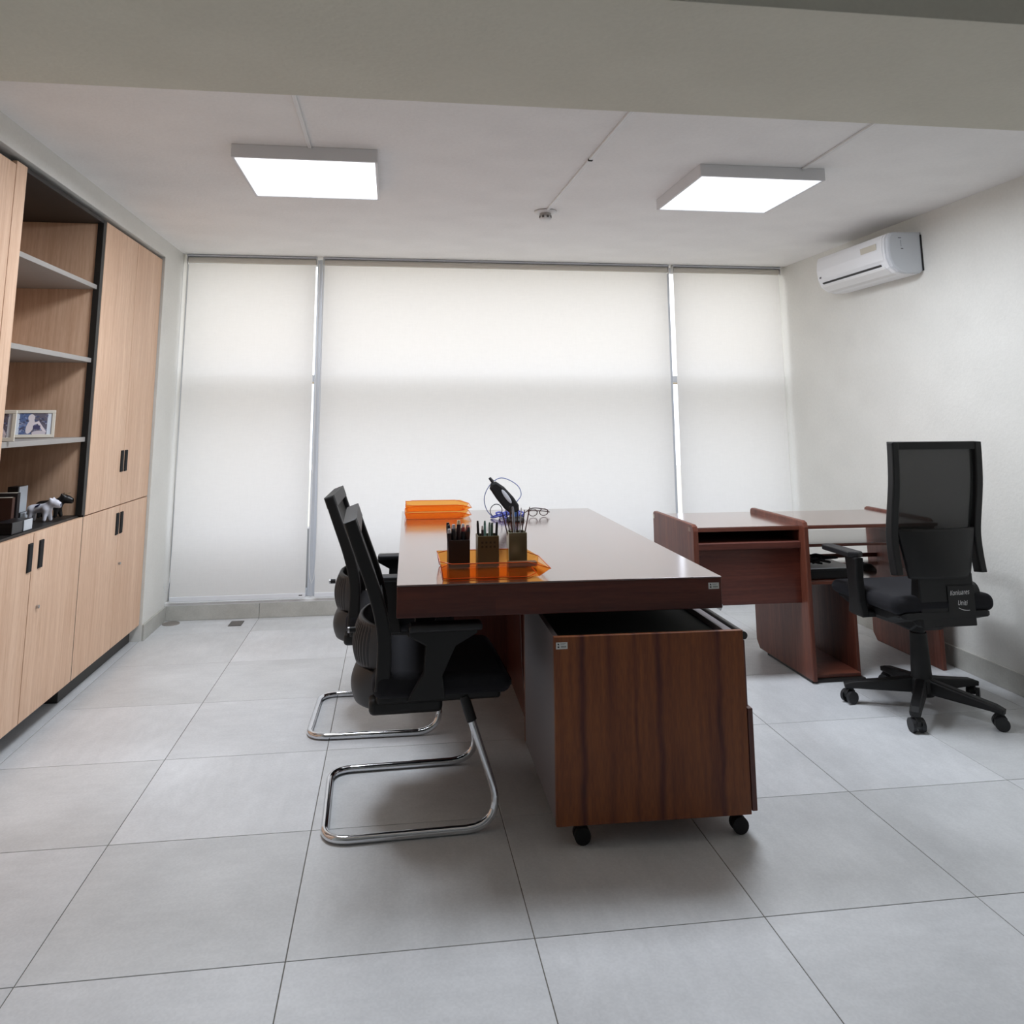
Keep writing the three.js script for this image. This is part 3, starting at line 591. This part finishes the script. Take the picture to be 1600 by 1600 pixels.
// ---------------------------------------------------------------- things on the desk
{
  const Y = DY + .0004;
  // a letter tray: sloping sides, open top, scooped front towards +x
  function tray(label, p, turn, W = .35, Dp = .26, h = .05) {
    const t = thing('letter_tray', label, 'tray', p, turn, 'orange letter trays on the desk'), i = .009;
    const quad = (a, b, c, d, n) => { const g = new THREE.BufferGeometry(); g.setAttribute('position', new THREE.Float32BufferAttribute([...a, ...b, ...c, ...a, ...c, ...d], 3)); g.computeVertexNormals(); part(t, n, planar(g), M.orange); };
    const w = W / 2, d = Dp / 2, B = [[-w + i, .003, d - i], [w - i - .03, .003, d - i], [w - i - .03, .003, -d + i], [-w + i, .003, -d + i]], R = [[-w, h, d], [w - .045, h, d], [w - .045, h, -d], [-w, h, -d]], N = [[w, h * .52, d - .012], [w, h * .52, -d + .012]];
    quad(B[0], B[1], B[2], B[3], 'tray_floor'); quad(B[0], B[1], R[1], R[0], 'side_wall'); quad(B[3], B[2], R[2], R[3], 'side_wall'); quad(B[0], B[3], R[3], R[0], 'back_wall');
    quad(B[1], N[0], N[1], B[2], 'front_lip'); quad(B[1], N[0], R[1], R[1], 'cheek'); quad(B[2], N[1], R[2], R[2], 'cheek');
    const e = (pts, n) => part(t, n, tube(pts.map(q => V(...q)), .0016, 12, 6), M.orangeEdge);
    e([N[0], R[1], R[0], R[3], R[2], N[1]], 'rim'); e([B[0], B[1], B[2], B[3], B[0]], 'floor_edge'); e([N[0], N[1]], 'lip_edge');
    for (const k of [0, 3]) e([B[k], R[k]], 'corner_edge');
    return t;
  }
  tray('orange translucent letter tray holding the pencil cups', [1.176, Y, -.645], -.01, .365, .265);
  tray('orange translucent letter tray, lower of the empty pair', [1.075, Y, -2.17], -.02, .345, .24, .032); tray('orange translucent letter tray, upper of the empty pair', [1.078, Y + .034, -2.185], -.02, .345, .24, .034);
  // pencil cups
  const cupSpots = [[1.068, -.735, .074, 'dark square pencil cup packed with dark pens', '#241512', .092], [1.172, -.745, .075, 'olive brown square pencil cup with a few pens', '#5d5236', .102], [1.285, -.79, .066, 'mottled grey glass pencil cup holding brushes', '#7d7a66', .104]];
  const glassN = noiser(30, 30, 91), mott = tex(128, (u, v) => { const k = glassN(u, v) * 60; return [150 - k, 146 - k, 122 - k]; });
  const stick = (name, label, cat, group, x, z, y, len, r, c, tx, tz, tip) => { const t = thing(name, label, cat, [x, y, z], 0, group); t.rotation.set(tx, 0, tz); part(t, 'barrel', cyl(r, r, len, 10), std(c, .4), [0, len / 2, 0]); if (tip) part(t, 'cap', cyl(r * .7, r, .014, 10), std(tip, .35), [0, len + .007, 0]); };
  cupSpots.forEach(([x, z, w, label, c, h], n) => {
    const y = Y + .0045, t = thing('pencil_cup', label, 'pencil cup', [x, y, z], n === 0 ? .02 : 0, 'pencil cups in the orange tray');
    const m = n === 2 ? std('#ffffff', .3, { map: mott }) : std(c, .45);
    for (const [bw, bd, px, pz] of [[w, .004, 0, w / 2 - .002], [w, .004, 0, -w / 2 + .002], [.004, w - .008, w / 2 - .002, 0], [.004, w - .008, -w / 2 + .002, 0]]) part(t, 'cup_wall', box(bw, h, bd, .0015), m, [px, h / 2, pz]);
    part(t, 'cup_floor', box(w - .008, .004, w - .008, .001), m, [0, .002, 0]);
    if (n === 1) for (let i = 0; i < 8; i++) part(t, 'relief_mark', box(.007, .007, .001, .0004), std('#3b3322', .6), [-.022 + (i % 4) * .0145, h - .022 - Math.floor(i / 4) * .014, w / 2 + .0004]);
    const g = ['pens in the dark cup', 'pens in the olive cup', 'brushes in the glass cup'][n];
    const lab = [i => ['black', 'red', 'charcoal', 'white'][i % 4] + ' capped pen standing in the packed dark cup', i => ['black pen with black cap', 'plum pen with white cap', 'teal green pen', 'pale green pen', 'dark green pen', 'black pen with glossy tip'][i] + ' standing in the olive brown cup', i => ['thin brown', 'thin dark', 'thin chestnut', 'thick silver', 'thin umber', 'pale grey', 'thin blackish', 'thin reddish'][i] + ' brush leaning in the mottled glass cup'][n];
    if (n === 0) for (let i = 0; i < 17; i++) { const gx = (i % 5 - 2) * .0132, gz = (Math.floor(i / 5) - 1.4) * .0165; stick('pen', i === 12 ? 'cream tipped pen rising above the others in the dark cup' : lab(i), 'pen', i === 12 ? undefined : g, x + gx, z + gz, y + .006, .105 + .02 * rnd() + (i === 12 ? .022 : 0), .0072, ['#2a1a22', '#191316', '#3a2226', '#20202a', '#4a2a24'][i % 5], (rnd() - .5) * .06, -(i % 5 - 2) * .035, i === 12 ? '#e6cda6' : ['#1a1216', '#9a3a3a', '#2a2a30', '#cfcfd4'][i % 4]); }
    if (n === 1) for (let i = 0; i < 6; i++) stick('pen', lab(i), 'pen', g, x + (i - 2.5) * .0105, z + (i % 2 - .5) * .03, y + .006, .115 + .014 * rnd(), .0045, ['#1b1418', '#3a2430', '#7fa59c', '#a3b9b2', '#41584a', '#1c1c20'][i], (rnd() - .5) * .1, -(i - 2.5) * .02, ['#1a1216', '#dddddd', '#5d8378', '#88a49a', '#2f4438', '#111111'][i]);
    if (n === 2) for (let i = 0; i < 8; i++) stick('paint_brush', lab(i), 'brush', g, x + (i - 3.5) * .0032, z + (i % 3 - 1) * .006, y + .006, .155 + .022 * rnd(), i === 3 ? .0042 : .0022, ['#4a2a1e', '#2e1a16', '#5a3426', '#b9bcc4', '#3d231b', '#c9c9cf', '#30201c', '#5b2f26'][i], (rnd() - .5) * .14, -(i - 3.5) * .062 + .02, ['#2a1712', '#1a1210', '#2a1712', '#9ea2ac', '#1a1210', '#d8d8de', '#1a1210', '#4a2520'][i]);
  });
  const soap = thing('stamp_pad', 'small brown stamp pad in the orange tray behind the glass cup', 'stamp pad', [1.29, Y + .0045, -.70]); part(soap, 'pad', box(.1, .012, .04, .004, 'x', 2), std('#8a5a22', .5), [0, .006, 0]); part(soap, 'lid_edge', box(.102, .002, .042, .001), std('#5a3714', .5), [0, .013, 0]);
  // cordless handset in its stand
  {
    const t = thing('cordless_phone', 'black cordless phone handset leaning in its small stand', 'phone', [1.452, Y, -1.9], 0);
    part(t, 'stand', new THREE.LatheGeometry([[0, 0], [.045, 0], [.047, .008], [.036, .02], [.02, .026], [0, .026]].map(p => new THREE.Vector2(...p)), 28), M.black); part(t, 'stand_band', cyl(.019, .021, .024, 20), std('#2f4d7c', .35), [-.002, .034, 0], undefined, 'blue neck of the stand');
    const hs = planar(extr([[-.022, 0], [.018, 0], [.034, .022], [.037, .07], [.03, .14], [.014, .186], [-.012, .194], [-.032, .178], [-.036, .12], [-.034, .05]], .032, .01).translate(0, 0, -.016)).rotateZ(.66);
    const b = part(t, 'handset', hs, M.black, [.004, .042, 0]);
    part(b, 'display', new THREE.SphereGeometry(1, 20, 12).scale(.0105, .042, .003), std('#c9ccd2', .25), [-.05, .082, .0155], [0, 0, .63], 'silver oval face plate');
    part(b, 'aerial', cyl(.007, .009, .028, 12), M.blackGrey, [-.126, .163, 0], [0, 0, .7]);
  }
  const cordM = std('#6d7bb0', .6);
  solo('charging_cable', 'thin blue grey cable looping high around the phone', 'cable', spline([[1.345, .765, -1.97], [1.315, .80, -1.96], [1.30, .86, -1.95], [1.325, .925, -1.93], [1.375, .962, -1.92], [1.425, .952, -1.92], [1.475, .915, -1.92], [1.485, .875, -1.92], [1.462, .842, -1.92], [1.44, .80, -1.93], [1.425, .757, -1.95]], .0022, 120, 7), cordM, [0, 0, 0]);
  const lan = []; for (let i = 0; i <= 40; i++) { const a = i * .62; lan.push([1.41 + .075 * Math.cos(a) * (1 - i / 110) + .0015 * i, Y + .006 + .012 * (1 + Math.sin(i * .9)), -2.02 + .05 * Math.sin(a) + .02 * Math.sin(i * 2.1)]); }
  solo('lanyard', 'violet blue lanyard cord heaped around the phone stand', 'lanyard', spline(lan, .0042, 320, 7), std('#5a63b4', .7));
  solo('key_ring', 'thin dark wire ring standing in the lanyard heap', 'ring', new THREE.TorusGeometry(.032, .0022, 8, 40), std('#2c2b36', .4), [1.365, Y + .045, -1.98], [.1, .2, 0]);
  {
    const t = thing('eyeglasses', 'folded brown framed eyeglasses lying on the desk beside the phone', 'glasses', [1.60, Y, -2.06], .25), br = std('#3a1f1c', .35), gl = std('#ffffff', .02, { transmission: 1, thickness: 0 });
    for (const s of [-1, 1]) { part(t, 'rim', new THREE.TorusGeometry(.024, .0026, 8, 32).scale(1, .72, 1), br, [s * .031, .022, 0]); part(t, 'lens', new THREE.CircleGeometry(.0235, 28).scale(1, .72, 1), gl, [s * .031, .022, 0]); }
    part(t, 'bridge', spline([[-.009, .026, 0], [0, .03, .002], [.009, .026, 0]], .0022, 10, 6), br);
    for (const s of [-1, 1]) part(t, 'temple', spline([[s * .056, .026, 0], [s * .058, .03, -.008], [-s * .03, .034 + .008 * s, -.018], [-s * .075, .018, -.02]], .0024, 30, 6), br);
  }
}
// ---------------------------------------------------------------- fittings in the floor
{
  const d = thing('floor_disc', 'round grey brown cover plate in the floor near the corner', 'floor cover', [-.522, 0, -3.25]);
  part(d, 'plate', cyl(.05, .052, .003, 32), std('#8d8780', .5), [0, .0016, 0]); part(d, 'rim', new THREE.TorusGeometry(.05, .0018, 6, 36).rotateX(Math.PI / 2), std('#a39d95', .5), [0, .0025, 0]);
  const s = thing('floor_box', 'small square dark floor socket cover below the window', 'floor cover', [-.118, 0, -3.195]);
  part(s, 'lid', box(.074, .004, .11, .001), std('#6c6864', .4), [0, .0021, 0]); part(s, 'rim', box(.08, .002, .116, .0008), std('#4f4c49', .4), [0, .0011, 0]);
}
renderer.render(scene, camera);
